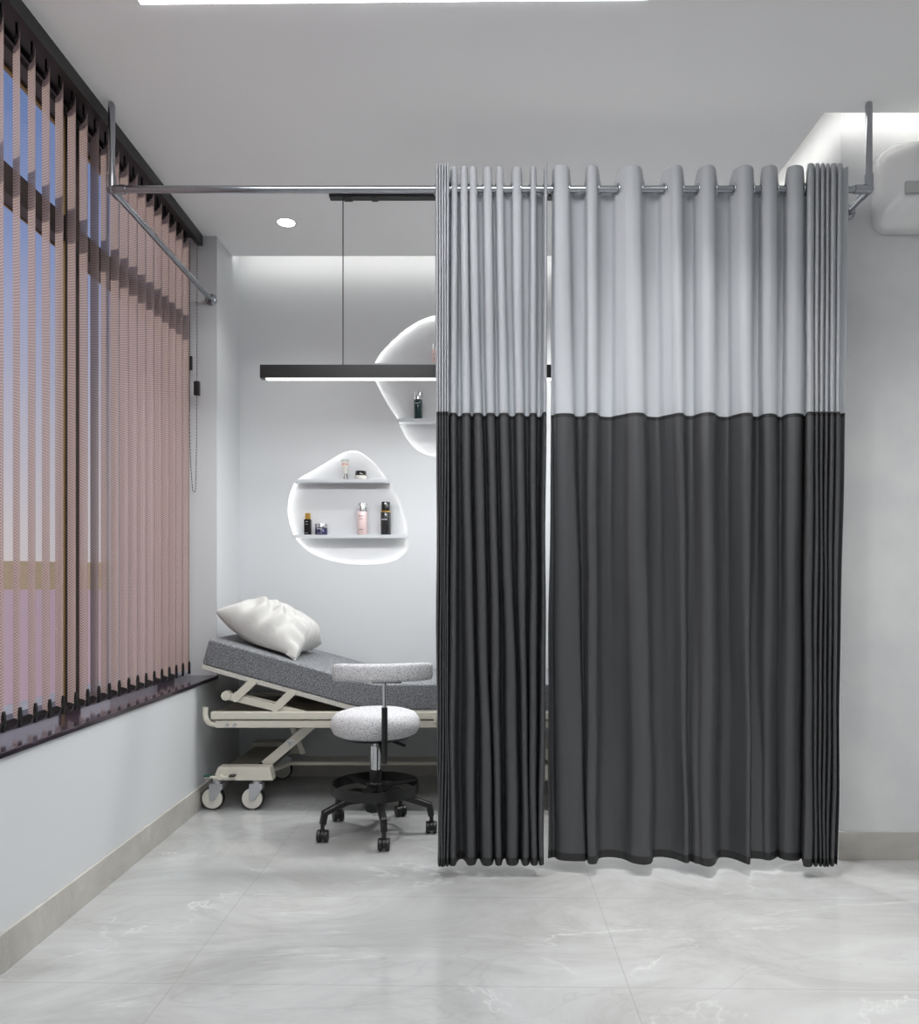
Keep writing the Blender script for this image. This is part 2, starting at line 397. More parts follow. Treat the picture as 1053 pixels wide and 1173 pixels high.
MB().lathe([(0,0),(r*.93,0),(r*.93,.008),(0,.008)], (cx,YS,zc-.0005), 28).build('collar', M['goldcap'], t)
marks(t, cx-.006, r, [(zc-.045, .034, .008)], M['print'])
# squeeze tube
cx = X(395.4); zt = HC+(VY-526.6)/F*YS; t = thing('cosmetic_tube', (cx, YS, z_s1), 'white squeeze tube with an orange band standing on its cap', 'tube', 'cosmetics on the niche shelves')
zc = z_s1+.036
mb = MB(); rings = []
for k in range(9):
    f = k/8; z = zc+(zt-zc)*f; rx = .0125+.0095*f; ry = .0125*(1-f)+.0015*f
    rings.append([mb.bm.verts.new((cx+rx*math.cos(a*PI/12), YS+ry*math.sin(a*PI/12), z)) for a in range(24)])
for A, B in zip(rings, rings[1:]):
    for i in range(24): mb.bm.faces.new((A[i], A[(i+1)%24], B[(i+1)%24], B[i])).smooth = True
mb.bm.faces.new(rings[0]); mb.bm.faces.new(rings[-1]); mb.build('body', M['tubew'], t)
MB().box(cx-.0222, cx+.0222, YS-.002, YS+.002, zt-.012, zt+.001).build('crimp', M['applg'], t)
MB().lathe([(0,0),(.0145,0),(.0145,.034),(.012,.036),(0,.036)], (cx,YS,z_s1), 24).build('cap', M['cap'], t)
for xx in (-.018, .003): MB().box(cx+xx, cx+xx+.015, YS-.0062, YS+.001, zt-.03, zt-.024).build('print', M['orange'], t)
t, cx, r, zc, zt = bottle('cosmetic_jar', 407.2, 419.8, 539.9, 544.9, z_s1, (M['jar'], M['bblack']), 'low frosted white jar with black lid on the upper shelf of the lower niche', 'jar', 0)
t, cx, r, zc, zt = bottle('cosmetic_bottle', 474.2, 483.7, 449.6, 458, z_s4, (M['bgreen'], M['cap']), 'dark teal bottle with silver cap under the black hanging lamp', 'bottle', .2)
marks(t, cx-.002, r, [(zc-.026, .022, .006)], M['print'])
t, cx, r, zc, zt = bottle('cosmetic_bottle', 494.5, 502.5, 394, 400.8, z_s3, (M['bpink'], M['cap']), 'slim pink bottle half hidden by the curtain edge in the higher niche', 'bottle', .8)
marks(t, cx-.004, r, [(zc-.03, .012, .003), (z_s3+.03, .012, .003)], M['printd'])

# ---------------------------------------------------------------- window
XW = -1.58; YN = .7
w = thing('window_1', (XW, (YN+YE)/2, .626), 'wide dark framed window behind the vertical blinds', 'window', kind='structure')
fr = MB().box(XW-.05, XW+.02, YN, YE, .626, .645).box(XW-.05, XW+.02, YN, YE, 2.905, CE)
fr.box(XW-.05, XW+.02, YN, YN+.05, .645, 2.905).box(XW-.05, XW+.02, YE-.05, YE, .645, 2.905)
fr.build('window_frame', M['frame'], w)
MB().box(XW-.05, XW-.036, YN+.05, YE-.05, 2.895, 2.905).build('gold_trim', M['gold'], w)
MB().box(XW-.05, XW+.01, YN+.05, YE-.05, 2.425, 2.525).box(XW-.05, XW-.044, YN+.05, YE-.05, 2.421, 2.425, mi=1).build('transom', [M['frame'], M['gold']], w)
mb = MB()
for yy in (1.45, 2.96):
    mb.box(XW-.015, XW+.012, yy+.006, yy+.12, .645, 2.905); mb.box(XW-.002, XW+.010, yy, yy+.006, .645, 2.905, mi=1)
mb.build('mullion', [M['frame'], M['gold']], w)
MB().box(XW-.03, XW-.024, YN+.05, YE-.05, .645, 2.905).build('window_pane', M['glass'], w)
MB().box(-1.68, -1.328, YN, YE, .608, .626).build('window_sill', M['sill'], w, bevel=.003)
# outside world
g = MB().box(-9000, -25, -6000, 9000, -31, -30).build('ground', M['ground']); tag(g, 'hazy pinkish ground far below the window', 'ground', kind='structure')
mb = MB(); nn = 60; RD = 6000
for i in range(nn+1):
    az = math.radians(-10+110*i/nn); h = 160+3*math.sin(i*2.1)
    for D_, Z_ in ((RD, -30), (RD+1100, h*(RD+1100)/RD), (RD+1300, -30)): mb.bm.verts.new((-math.sin(az)*D_-25, math.cos(az)*D_, Z_))
mb.bm.verts.ensure_lookup_table()
for i in range(nn):
    for k in range(2): mb.bm.faces.new([mb.bm.verts[i*3+k], mb.bm.verts[i*3+k+1], mb.bm.verts[i*3+k+4], mb.bm.verts[i*3+k+3]])
rg = mb.build('hillside', M['ridge']); tag(rg, 'low golden ridge on the horizon beyond the window', 'hill', kind='structure')

# ---------------------------------------------------------------- vertical blind
bl = thing('vertical_blind', (-1.45, 2.6, CE), 'dusty pink mesh vertical blind with black headrail over the window', 'blind')
hr = MB().box(-1.436, -1.409, YN+.02, YE-.008, CE-.054, CE).box(-1.53, -1.436, YN+.02, YE-.008, CE-.014, CE).box(-1.535, -1.525, YN+.02, YE-.008, CE-.03, CE)
hr.build('headrail', M['rail'], bl)
ZT, ZB = 2.868, .662
SL = .0858
def slat_mesh():
    me = bpy.data.meshes.new('slat'); bm = bmesh.new(); uv = bm.loops.layers.uv.new('UVMap')
    dx, dy = -.083, .100; nx, nz = 6, 40; g = []
    for j in range(nz+1):
        v = j/nz; z = (ZB-ZT)*v
        row = []
        for i in range(nx+1):
            u = i/nx; c = .006*math.sin(PI*u)
            row.append((bm.verts.new((dx*u+c*.77, dy*u+c*.64, z)), u*.13, -z))
        g.append(row)
    for j in range(nz):
        for i in range(nx):
            q = [g[j][i], g[j][i+1], g[j+1][i+1], g[j+1][i]]
            f = bm.faces.new([a[0] for a in q]); f.smooth = True
            for l, a in zip(f.loops, q): l[uv].uv = (a[1], a[2])
    bm.to_mesh(me); bm.free(); me.materials.append(M['mesh']); return me
sm = slat_mesh()
hk = MB().cyl((-.041,.05,.0), (-.041,.05,.06), .004, 8).bar((-.029,.035,.002), (-.053,.065,.002), .004, .012)
hk0 = hk.build('carrier_hook', M['blackp']); hkm = hk0.data; bpy.data.objects.remove(hk0)
ck = MB().prism([(-.0035,-.006),(.0035,-.006),(.0045,.01),(.0045,.04),(.002,.058),(-.002,.058),(-.0045,.04),(-.0045,.01)], -.006, .006, 'y')
ck0 = ck.build('bottom_clip', M['blackp'])
ckm = ck0.data; bpy.data.objects.remove(ck0)
chm = None
mb = MB()
for k in range(10):
    t = k/9; p = (0.002, -SL*t, .034-.045*4*t*(1-t))
    mb.lathe([(0,-.002),(.0014,-.0014),(.002,0),(.0014,.0014),(0,.002)], p, 6)
mb.tube([(.002, -SL*k/10, .034-.18*(k/10)*(1-k/10)) for k in range(11)], .0008, 4)
c0 = mb.build('bead_chain', M['blackp']); chm = c0.data; bpy.data.objects.remove(c0)
y = 3.894; k = 0
while y > 1.55:
    s = bpy.data.objects.new('slat', sm); C.objects.link(s); s.parent = bl; s.matrix_parent_inverse = Matrix.Translation(-bl.location)
    s.location = (-1.432, y, ZT)
    for nm, me, z in (('carrier_hook', hkm, -.001), ('bottom_clip', ckm, ZB-ZT-.008), ('bead_chain', chm, ZB-ZT)):
        c = bpy.data.objects.new(nm, me); C.objects.link(c); c.parent = s; c.location = (0, 0, z)
    y -= SL; k += 1
# pull chain with its black weights
def chain_pts():
    a = P(226, 281, 3.94); b = P(223, 563, 3.94); c = P(217.5, 500, 3.94); d = P(217.5, 300, 3.94)
    return a, b, c, d
a, b, c, d = chain_pts()
path = catmull([tuple(a), (a.x-.002, a.y, (a.z+b.z)/2), (a.x-.004, a.y, b.z+.25), (b.x+.005, b.y, b.z+.03), tuple(b), (b.x-.012, b.y, b.z+.03), tuple(c), (c.x, c.y, c.z+.5), (d.x, d.y, CE-.05)], 40)
mb = MB(); acc = 0; last = Vector(path[0])
mb.tube([Vector(p) for p in path[::6]], .0009, 4)
for p in path[1:]:
    p = Vector(p); acc += (p-last).length; last = p
    if acc > .012:
        acc = 0; mb.lathe([(0,-.0028),(.0022,-.002),(.003,0),(.0022,.002),(0,.0028)], p, 6)
pc = mb.build('pull_chain', M['blackp'], bl)
q = P(225.7, 445, 3.94)
MB().box(q.x-.014, q.x+.014, q.y-.012, q.y+.012, q.z-.036, q.z+.036).build('chain_weight', M['blackp'], bl, bevel=.003)
q = P(218.5, 416, 3.955)
MB().box(q.x-.008, q.x+.008, q.y-.008, q.y+.008, q.z-.036, q.z+.036).build('chain_weight', M['blackp'], bl, bevel=.003)

# ---------------------------------------------------------------- curtain rod
YC = 2.914; ZR = HC+1.5; XA, XZ = -1.366, 1.507; RR = .0135
rt = thing('curtain_rod', (0, YC, ZR), 'brushed steel curtain rod hung from the ceiling across the bay', 'curtain rod')
MB().cyl((XA+.02, YC, ZR), (XZ-.02, YC, ZR), RR, 24).build('rod', M['rod'], rt)
MB().cyl((XA, YC+.02, ZR), (XA, YE-.004, ZR-.005), RR, 24).build('side_rod', M['rod'], rt)
MB().cyl((XZ, YC+.02, ZR), (XZ, YW-.004, ZR-.005), RR, 24).build('side_rod', M['rod'], rt)
for x in (XA, XZ):
    s = 1 if x < 0 else -1
    MB().box(x-.011, x+.011, YC-.013, YC+.013, ZR+.02, CE).build('hanger', M['rod'], rt, bevel=.009, seg=3)
    e = MB().cyl((x, YC, ZR), (x+s*.055, YC, ZR), .0168, 20).cyl((x, YC, ZR), (x, YC+.055, ZR), .0168, 20).cyl((x, YC, ZR), (x, YC, ZR+.055), .0168, 20)
    e.lathe([(0,-.0185),(.0125,-.0135),(.0185,0),(.0125,.0135),(0,.0185)], (x, YC, ZR), 20)
    e.build('elbow_joint', M['rod'], rt)
for x, yy in ((XA, YE), (XZ, YW)):
    MB().lathe([(0,0),(.031,0),(.031,-.004),(.026,-.009),(.018,-.012),(.018,-.03),(0,-.03)], (x, yy, ZR-.005), 28, axis='y').build('wall_flange', M['rod'], rt)

# ---------------------------------------------------------------- curtains
ZTOP, ZMID, ZBOT = HC+1.572, HC+.646, .048
def curtain(name, nodes, label, grommets=True):
    # nodes: (x_top, d_top, x_bottom, d_bottom, peak) in pixels of the curtain plane / metres toward the viewer
    sp = catmull([(a, b, c, d) for a, b, c, d in nodes], 9)
    def pos(i, z):
        a, b, c, d = sp[i]
        t = (ZTOP-z)/(ZTOP-ZBOT); t2 = t*t*(3-2*t)
        x = a+(c-a)*(t*.5+t2*.5); dep = b+(d-b)*t2
        dep = max(-.07, min(.075, dep))
        y = YC-dep
        X_ = (x-VX)/F*y
        X_ += .003*math.sin(z*5.1+i*.03)*t+.0015*math.sin(z*11+i*.02)*t
        y += .003*math.sin(z*3.7+i*.04)*t
        return X_, y
    def ztop(i): # valleys of the heading sink behind the rod
        v = max(0, min(1, (-sp[i][1]+.012)/.045)); return ZTOP-.048*v*v*(3-2*v)
    t = thing(name, ((nodes[0][0]+nodes[-1][0]-2*VX)/2/F*YC, YC, 0), label, 'curtain')
    def panel(nm, za, zb, ms, n, topf=False, hems=None):
        mb = MB(); g = []; e = .0012
        if hems: fr_ = [0, e, hems[0]-e, hems[0]]+[hems[0]+(za-zb-hems[0]-hems[1])*q/n for q in range(1, n)]+[za-zb-hems[1], za-zb-hems[1]+e, za-zb-e, za-zb]
        else: fr_ = [0, e]+[(za-zb)*q/n for q in range(1, n)]+[za-zb-e, za-zb]
        for d in fr_:
            row = []
            for i in range(len(sp)):
                k = d/(za-zb); z = za-d-((za-ztop(i))*(1-k) if topf else 0)
                X_, y = pos(i, z); row.append(mb.bm.verts.new((X_, y, z)))
            g.append(row)
        n = len(fr_)-1
        for j in range(n):
            for i in range(len(sp)-1):
                f = mb.bm.faces.new((g[j][i], g[j+1][i], g[j+1][i+1], g[j][i+1])); f.smooth = True
                if hems and (j < 3 or j >= n-3): f.material_index = 1
        o = mb.build(nm, ms, t)
        so = o.modifiers.new('solid', 'SOLIDIFY'); so.thickness = .0012; so.offset = 0
        return o
    panel('upper_cloth', ZTOP, ZMID, [M['curtw']], 22, topf=True)
    panel('lower_cloth', ZMID, ZBOT, [M['curtd'], M['hem']], 40, hems=(.014, .03))
    if grommets:
        for i in range(len(sp)-1):
            if sp[i][1]*sp[i+1][1] <= 0 and sp[i][1] != sp[i+1][1]:
                f = sp[i][1]/(sp[i][1]-sp[i+1][1]); x = (sp[i][0]+(sp[i+1][0]-sp[i][0])*f-VX)/F*YC
                s = 1 if sp[i+1][1] > sp[i][1] else -1
                pts = [Vector((x+.004*math.cos(a)*s, YC-.020*math.cos(a), ZR+.020*math.sin(a))) for a in [2*PI*q/20 for q in range(20)]]
                MB().tube(pts, .0028, 8, closed=True).build('eyelet', M['chrome'], t)
    return t
def folds(peaks, dt=.05, db=.05, skew=99):
    """peaks: list of (xc_top, w_top, xc_bot, w_bot); valleys sit between"""
    out = []
    for k, (c, w, cb, wb_) in enumerate(peaks):
        sk = k >= skew
        out += [(c-w*.5-(1.5 if sk else 0), .02 if sk else .012, cb-wb_*.5, .006), (c-w*.36, dt*.8, cb-wb_*.34, db*.8), (c, dt, cb, db), (c+w*.36, dt*.8, cb+wb_*.34, db*.8), (c+w*.5, .012, cb+wb_*.5, .006)]
        if k < len(peaks)-1:
            c2, w2, cb2, wb2 = peaks[k+1]
            a0, a1 = c+w*.5, c2-w2*.5; b0, b1 = cb+wb_*.5, cb2-wb2*.5
            out += [(a0+(a1-a0)*.14, -dt*.65, b0+(b1-b0)*.2, -db*.6), ((a0+a1)/2, -dt*.9, (b0+b1)/2, -db*.95), (a1-(a1-a0)*(.3 if k+1 >= skew else .14), -dt*(.15 if k+1 >= skew else .65), b1-(b1-b0)*.2, -db*.6)]
    return out
pA = [(520.5,7,518,9),(531.5,8,540,12),(542,8.5,558,13),(558.5,9.5,571,9),(572.5,8,588,14),(592,10.5,602,8),(611,6.5,611,9)]
tA = [(499, -0.03, 501, -0.02), (499.2, 0.022, 501.0, 0.02), (499.7, 0.046, 501.4, 0.042), (500.7, 0.052, 502.3, 0.047), (501.59999999999997, 0.046, 503.1, 0.042), (502.0, 0.022, 503.4, 0.02), (502.3, 0.022, 503.6, 0.02), (502.8, 0.046, 504.0, 0.042), (503.8, 0.052, 504.90000000000003, 0.047), (504.7, 0.046, 505.70000000000005, 0.042), (505.1, 0.022, 506.0, 0.02), (505.4, 0.022, 506.2, 0.02), (505.9, 0.046, 506.59999999999997, 0.042), (506.9, 0.052, 507.5, 0.047), (507.79999999999995, 0.046, 508.3, 0.042), (508.2, 0.022, 508.59999999999997, 0.02), (508.5, 0.022, 508.8, 0.02), (509.0, 0.046, 509.2, 0.042), (510.0, 0.052, 510.1, 0.047), (510.9, 0.046, 510.90000000000003, 0.042), (511.3, 0.022, 511.2, 0.02), (511.59999999999997, 0.022, 511.4, 0.02), (512.0999999999999, 0.046, 511.79999999999995, 0.042), (513.0999999999999, 0.052, 512.6999999999999, 0.047), (514.0, 0.046, 513.5, 0.042), (514.4, 0.022, 513.8, 0.02), (514.9, -0.02, 514.2, -0.02)]
fA = folds(pA, .030, .038)
tail = [(616, -.04, 615, -.035), (621.5, -.04, 616.5, -.02), (623.5, .02, 618, .02), (625.3, .05, 619.5, .03), (626.6, .045, 622, .03), (627, .0, 624, .02)]
curtain('curtain', tA+fA+tail, 'narrow tightly pleated curtain, white above charcoal, left of the gap')
pB = [(643,18,649,34),(678.5,13.5,679,14),(725,20,733,30),(775.5,13,783,12),(812,15.5,813,24),(854.5,17,852,22),(883,15,879,24),(912.5,16.5,906,24)]
hB = [(632.8,-.012,627.5,-.05),(633.2,.0,628,-.04)]
fB = folds(pB, .040, .048, 2)
bB = [(634,-.05),(640,-.02),(652,-.008),(664,-.006),(670,-.01),(670.5,-.03),(671.5,-.03),(672.5,-.01),
      (673,.0),(674.5,.015),(679,.02),(683.5,.012),(685,-.01),(688,-.045),(697,-.055),(706,-.05),
      (716,-.03),(726,.01),(738,.03),(746,.02),(748.5,-.01),(749.5,-.045),(757,-.055),(767,-.045),
      (774,-.03),(780,-.01),(784,.005),(788,.005),(789,-.01),(791,-.01),(796,.01),(801,.02),
      (805,.035),(810,.045),(815,.045),(820,.02),(823,-.03),(827,-.05),(835,-.045),(842,-.03),
      (848,-.01),(853,.01),(856,.02),(858.5,.02),(859,-.01),(859.5,-.04),(866,-.04),(872,-.035),
      (876,-.025),(880,-.02),(884,-.025),(888,-.04),(890.5,-.055),(891.5,-.055),(894,-.04),(897,-.03),
      (901,-.02),(906,-.015),(911,-.015),(916,-.02),(918.5,-.04)]
fB = [(a, b, c, d) for (a, b, _, _), (c, d) in zip(fB, bB)]
st = []
x = 925; xb = 921
for k in range(6):
    wdt = (9, 6, 6, 5.5, 8, 7)[k]; wbb = (10.5, 5.5, 5, 5, 5, 5.3)[k]
    st += [(x, .018, xb, .016), (x+.7, .042, xb+.6, .038), (x+wdt*.45, .052, xb+wbb*.5, .048), (x+wdt-1.3, .042, xb+wbb-1., .038), (x+wdt-.6, .018, xb+wbb-.5, .016)]
    x += wdt; xb += wbb
x0 = x; st += [(972.5, .03, 959.5, .03)]
curtain('curtain', hB+fB+[(922.5,-.03,919.5,-.03)]+st, 'wide curtain with eyelets, white above charcoal, right of the gap')

# ---------------------------------------------------------------- ceiling fixtures
def downlight(x, y, label, r=.043):
    t = thing('ceiling_light', (x, y, CE), label, 'ceiling light', 'round recessed downlights')
    MB().lathe([(r, -.0005),(r+.007,-.0005),(r+.007,-.004),(r,-.003),(r,-.0005)], (x,y,CE), 40, cap=False).build('rim', M['applw'], t)
    MB().lathe([(0,-.001),(r,-.001),(r,-.003),(0,-.003)], (x,y,CE), 40).build('diffuser', M['e_down'], t)
    return t
downlight(-.936, 3.876, 'small round recessed downlight above the bed by the window')
pn = thing('light_panel', (-.2, 1.8, CE), 'large flat white ceiling light panel at the top of the picture', 'ceiling light')
def quad(x0, x1, y0, y1): return [(x0, y0), (x1, y0), (x1, y1-.013*(x1-x0)/1.1), (x0, y1)]
MB().prism(quad(-1.04, .55, 1.55, 2.414), CE-.006, CE-.0005, 'z').build('diffuser', M['e_panel'], pn)
MB().prism(quad(-1.045, .555, 1.545, 2.416), CE-.004, CE-.0002, 'z').build('panel_frame', M['applw'], pn)

# pendant
YP = 3.60
pd = thing('pendant_lamp', (-.1, YP, CE), 'long black linear pendant lamp hanging over the stool', 'pendant lamp')
zb, zt = HC+.965, HC+1.027
MB().box(-.988, .80, YP-.02, YP+.02, zb, zt).build('bar', M['black'], pd, bevel=.001)
MB().box(-.962, .774, YP-.017, YP+.017, zb-.003, zb+.001).build('diffuser', M['e_pend'], pd)
MB().box(-.665, .47, YP-.02, YP+.02, CE-.02, CE).box(-.60, -.56, YP-.022, YP+.022, CE-.024, CE-.018).box(-.47,-.44,YP-.022,YP+.022,CE-.024,CE-.018).build('canopy', M['rail'], pd)
for x in (P(393, 300, YP).x, .40):
    MB().cyl((x, YP, zt), (x, YP, CE-.018), .0026, 8).build('cable', M['black'], pd)

# ---------------------------------------------------------------- wall unit at the right edge
wu = thing('air_conditioner', (2.05, YW, 2.5), 'white rounded wall unit high on the right wall, cut by the frame', 'air conditioner')
YU = 2.93
def rrect(x0, x1, z0, z1, r0, n=8):
    pts = []; rt_ = r0+.05
    for cx, cz, a0, r in ((x1-r0, z0+r0, -PI/2, r0), (x1-rt_, z1-rt_, 0, rt_), (x0+rt_, z1-rt_, PI/2, rt_), (x0+r0, z0+r0, PI, r0)):
        for k in range(n+1): a = a0+PI/2*k/n; pts.append((cx+r*math.cos(a), cz+r*math.sin(a)))
    return pts
def loft(mb, loops, mi=0, cap=True):
    rs = [[mb.bm.verts.new((x, y, z)) for x, z in lp] for lp, y in loops]
    for A, B in zip(rs, rs[1:]):
        for i in range(len(A)): f = mb.bm.faces.new((A[i], A[(i+1)%len(A)], B[(i+1)%len(A)], B[i])); f.smooth = True; f.material_index = mi
    if cap: mb.bm.faces.new(rs[-1])
    return mb
ul, ur = P(1003, 200, 3.05).x, 2.45
ub, ut = P(0, 262, 3.03).z, P(0, 157, 3.0).z
mb = loft(MB(), [(rrect(ul, ur, ub, ut-.0, .05), YW-.001), (rrect(ul, ur, ub, ut, .05), YW-.03), (rrect(ul+.004, ur-.004, ub+.004, ut-.004, .052), YW-.05), (rrect(ul+.02, ur-.02, ub+.02, ut-.01, .055), YW-.066),
                 (rrect(ul+.06, ur-.06, ub+.06, ut-.02, .06), YW-.10), (rrect(ul+.085, ur-.085, ub+.085, ut-.03, .06), YW-.118), (rrect(ul+.10, ur-.10, ub+.10, ut-.04, .06), YW-.124)])
mb.build('casing', M['applw'], wu)
q = P(1037, 222, YW-.124); q2 = P(1037, 208, YW-.124)
MB().box(q.x, ur-.12, YW-.135, YW-.118, q.z, q2.z).build('grip', M['applg'], wu, bevel=.004)

# ---------------------------------------------------------------- bed
bd = thing('treatment_bed', (-.35, 4.05, 0), 'cream framed wheeled treatment bed with raised grey head section', 'bed')
BN, BF = 3.715, 4.385
XE = .62
def mat_prof(z_lo, z_hi):
    """profile of the padded top: lower and upper offsets above the board line"""
    return z_lo, z_hi
# board line (bottom of the cream board) and mattress lines in (x, z)
def off(line, d):
    out = []
    for i, p in enumerate(line):
        a = Vector(line[max(i-1,0)]); b = Vector(line[min(i+1,len(line)-1)]); t = (b-a).normalized()
        out.append((p[0]-t.y*d, p[1]+t.x*d))
    return out
line = [(-1.306, .716), (-.60, .5205), (-.54, .506), (-.49, .497), (-.44, .494), (XE, .494)]
lineb = off(line, -.024)
MB().prism(line+off(line, .128)[::-1], BN, BF, 'y').build('mattress', M['matt'], bd, bevel=.012, seg=4)
MB().prism(lineb+line[::-1], BN+.004, BF-.004, 'y').build('base_board', M['matb'], bd, bevel=.004)
# deck and side rails
MB().box(-1.27, XE, BN+.04, BF-.01, .452, .47).build('deck', M['deck'], bd)
for yy in (BN-.005, BF-.03):
    rb = MB().box(-1.262, XE, yy, yy+.035, .449, .486).box(-1.24, XE, yy+.004, yy+.039, .408, .443)
    rb.build('side_rail', M['cream'], bd, bevel=.004)
    pth = catmull([(-1.292, yy+.02, .505), (-1.294, yy+.02, .475), (-1.288, yy+.02, .448), (-1.27, yy+.02, .428), (-1.235, yy+.02, .42)], 5)
    MB().tube(pth, .014, 12).build('rail_end', M['cream'], bd)
MB().box(-1.265, -1.235, BN+.03, BF-.03, .41, .449).box(XE-.04, XE, BN+.03, BF-.03, .41, .449).build('cross_rail', M['cream'], bd)
sc = MB()
for px in (260, 269): q = P(px, 830.5, BN); sc.lathe([(0,0),(.009,0),(.009,-.004),(.004,-.006),(0,-.006)], (q.x, BN-.001, q.z), 14, axis='y')
sc.build('bolt', M['chrome'], bd)
MB().box(P(497,0,BN).x, P(497,0,BN).x+.05, BN-.015, BN+.03, P(0,827,BN).z, P(0,815,BN).z).build('bracket', M['cream'], bd, bevel=.003)
# head section linkage, near and far
for yy in (BN+.02, BF-.06):
    a, b = P(259, 796.5, BN+.02), P(364, 822, BN+.02)
    MB().bar((a.x, yy, a.z), (b.x, yy, b.z), .018, .036).build('lift_rail', M['cream'], bd, bevel=.003)
    MB().bar((a.x+.03, yy+.03, a.z+.004), (b.x-.16, yy+.03, b.z+.05), .012, .02).build('lift_rail', M['cream'], bd, bevel=.002)
    MB().cyl((a.x+.004, yy-.018, a.z), (a.x+.004, yy+.018, a.z), .023, 18).build('pivot', M['cream'], bd)
    for (x0, y0, x1, y1) in ((290, 781, 271, 799), (335, 793, 316, 811)):
        p0, p1 = P(x0, y0, BN+.02), P(x1, y1, BN+.02)
        m2 = MB().bar((p0.x, yy-.014, p0.z), (p1.x, yy-.014, p1.z), .012, .038)
        m2.cyl((p0.x, yy-.0215, p0.z), (p0.x, yy-.007, p0.z), .019, 18).cyl((p1.x, yy-.0215, p1.z), (p1.x, yy-.007, p1.z), .019, 18)
        m2.build('lift_arm', M['cream'], bd)
        
# lower carriage
def carriage(xa, flip=1):
    def fx(v): return xa+flip*v
    for y0, y1 in ((3.735, 3.80), (4.325, 4.385)):
        pr = [(fx(.0), .148), (fx(.295), .148), (fx(.28), .214), (fx(.028), .214)]
        MB().prism(pr, y0, y1, 'y').build('foot_box', M['cream'], bd, bevel=.004)
    MB().box(min(fx(.035), fx(.24)), max(fx(.035), fx(.24)), 3.80, 4.325, .16, .19).build('foot_beam', M['deck'], bd, bevel=.004)
    for yy in (3.765, 4.355):
        for dx in (.0, .195):
            cx = fx(.0+dx-.006 if flip > 0 else dx); R = .056
            wh = MB().lathe([(0,-.013),(R-.004,-.013),(R-.004,.013),(0,.013)], (cx, yy, R+.001), 36, axis='y')
            wo = wh.build('wheel', M['wheel'], bd)
            MB().lathe([(R-.006,-.014),(R-.001,-.012),(R,-.006),(R,.006),(R-.001,.012),(R-.006,.014),(R-.006,-.014)], (cx, yy, R+.001), 36, axis='y', cap=False).build('tyre', M['rubber'], wo)
            fk = MB()
            for s in (-1, 1):
                ya, yb2 = yy+s*.017-.002, yy+s*.017+.002
                fk.prism([(cx-.013, .048), (cx+.012, .048), (cx+.05, .105), (cx+.052, .126), (cx-.014, .126)], ya, yb2, 'y')
            fk.box(cx-.014, cx+.052, yy-.019, yy+.019, .124, .129)
            fk.lathe([(0,0),(.022,0),(.024,.006),(.024,.012),(.02,.02),(0,.02)], (cx+.022, yy, .129), 20)
            fk.cyl((cx, yy-.022, R), (cx, yy+.022, R), .009, 14)
            fk.build('caster_fork', M['steel'], bd, bevel=.001)
carriage(-1.262)
carriage(.30)
# brake bar on the near foot box
a = P(234.5, 889.6, 3.72); b = P(270, 889.6, 3.72)
MB().box(a.x, b.x, 3.713, 3.722, a.z-.008, a.z+.003).cyl(((a.x+b.x)/2, 3.712, a.z-.002), ((a.x+b.x)/2, 3.74, a.z-.002), .014, 16).build('brake_bar', M['cream'], bd, bevel=.003)
MB().box(a.x, a.x+.03, 3.70, 3.735, a.z+.002, a.z+.009).build('brake_pedal', M['green'], bd, bevel=.002)
MB().box(b.x-.03, b.x, 3.70, 3.735, a.z+.002, a.z+.009).build('brake_pedal', M['black'], bd, bevel=.002)
# scissor legs and beams
for yy in (3.83, 4.30):
    MB().bar((-1.035, yy, .20), (-.775, yy, .42), .012, .046).build('scissor_arm', M['cream'], bd, bevel=.002)
    MB().bar((.44, yy, .20), (.18, yy, .42), .012, .046).build('scissor_arm', M['cream'], bd, bevel=.002)
q = P(332.5, 854, 3.82)
q = Vector((-.90, 3.82, .315))
MB().lathe([(0,0),(.018,0),(.018,-.002),(0,-.002)], (q.x, 3.823, q.z), 16, axis='y').build('sticker', M['label'], bd)
MB().cyl((-1.05, 3.815, .205), (-1.05, 3.845, .205), .013, 12).cyl((-1.05, 4.285, .205), (-1.05, 4.315, .205), .013, 12).build('pivot', M['black'], bd)
MB().bar((-.985, 4.08, .43), (-.90, 4.10, .20), .03, .03).build('actuator', M['cream'], bd, bevel=.003)
MB().tube([(-1.02, 3.90, .158), (-.965, 4.05, .158)], .013, 12).tube([(-.97, 4.055, .158), (.30, 4.055, .158)], .011, 12).build('floor_beam', M['cream'], bd)
# arm link between the far carriage and the beam
MB().box(-.92, .24, BN+.09, BN+.12, .40, .43).box(-.92, .24, BF-.12, BF-.09, .40, .43).build('under_rail', M['cream'], bd, bevel=.003)

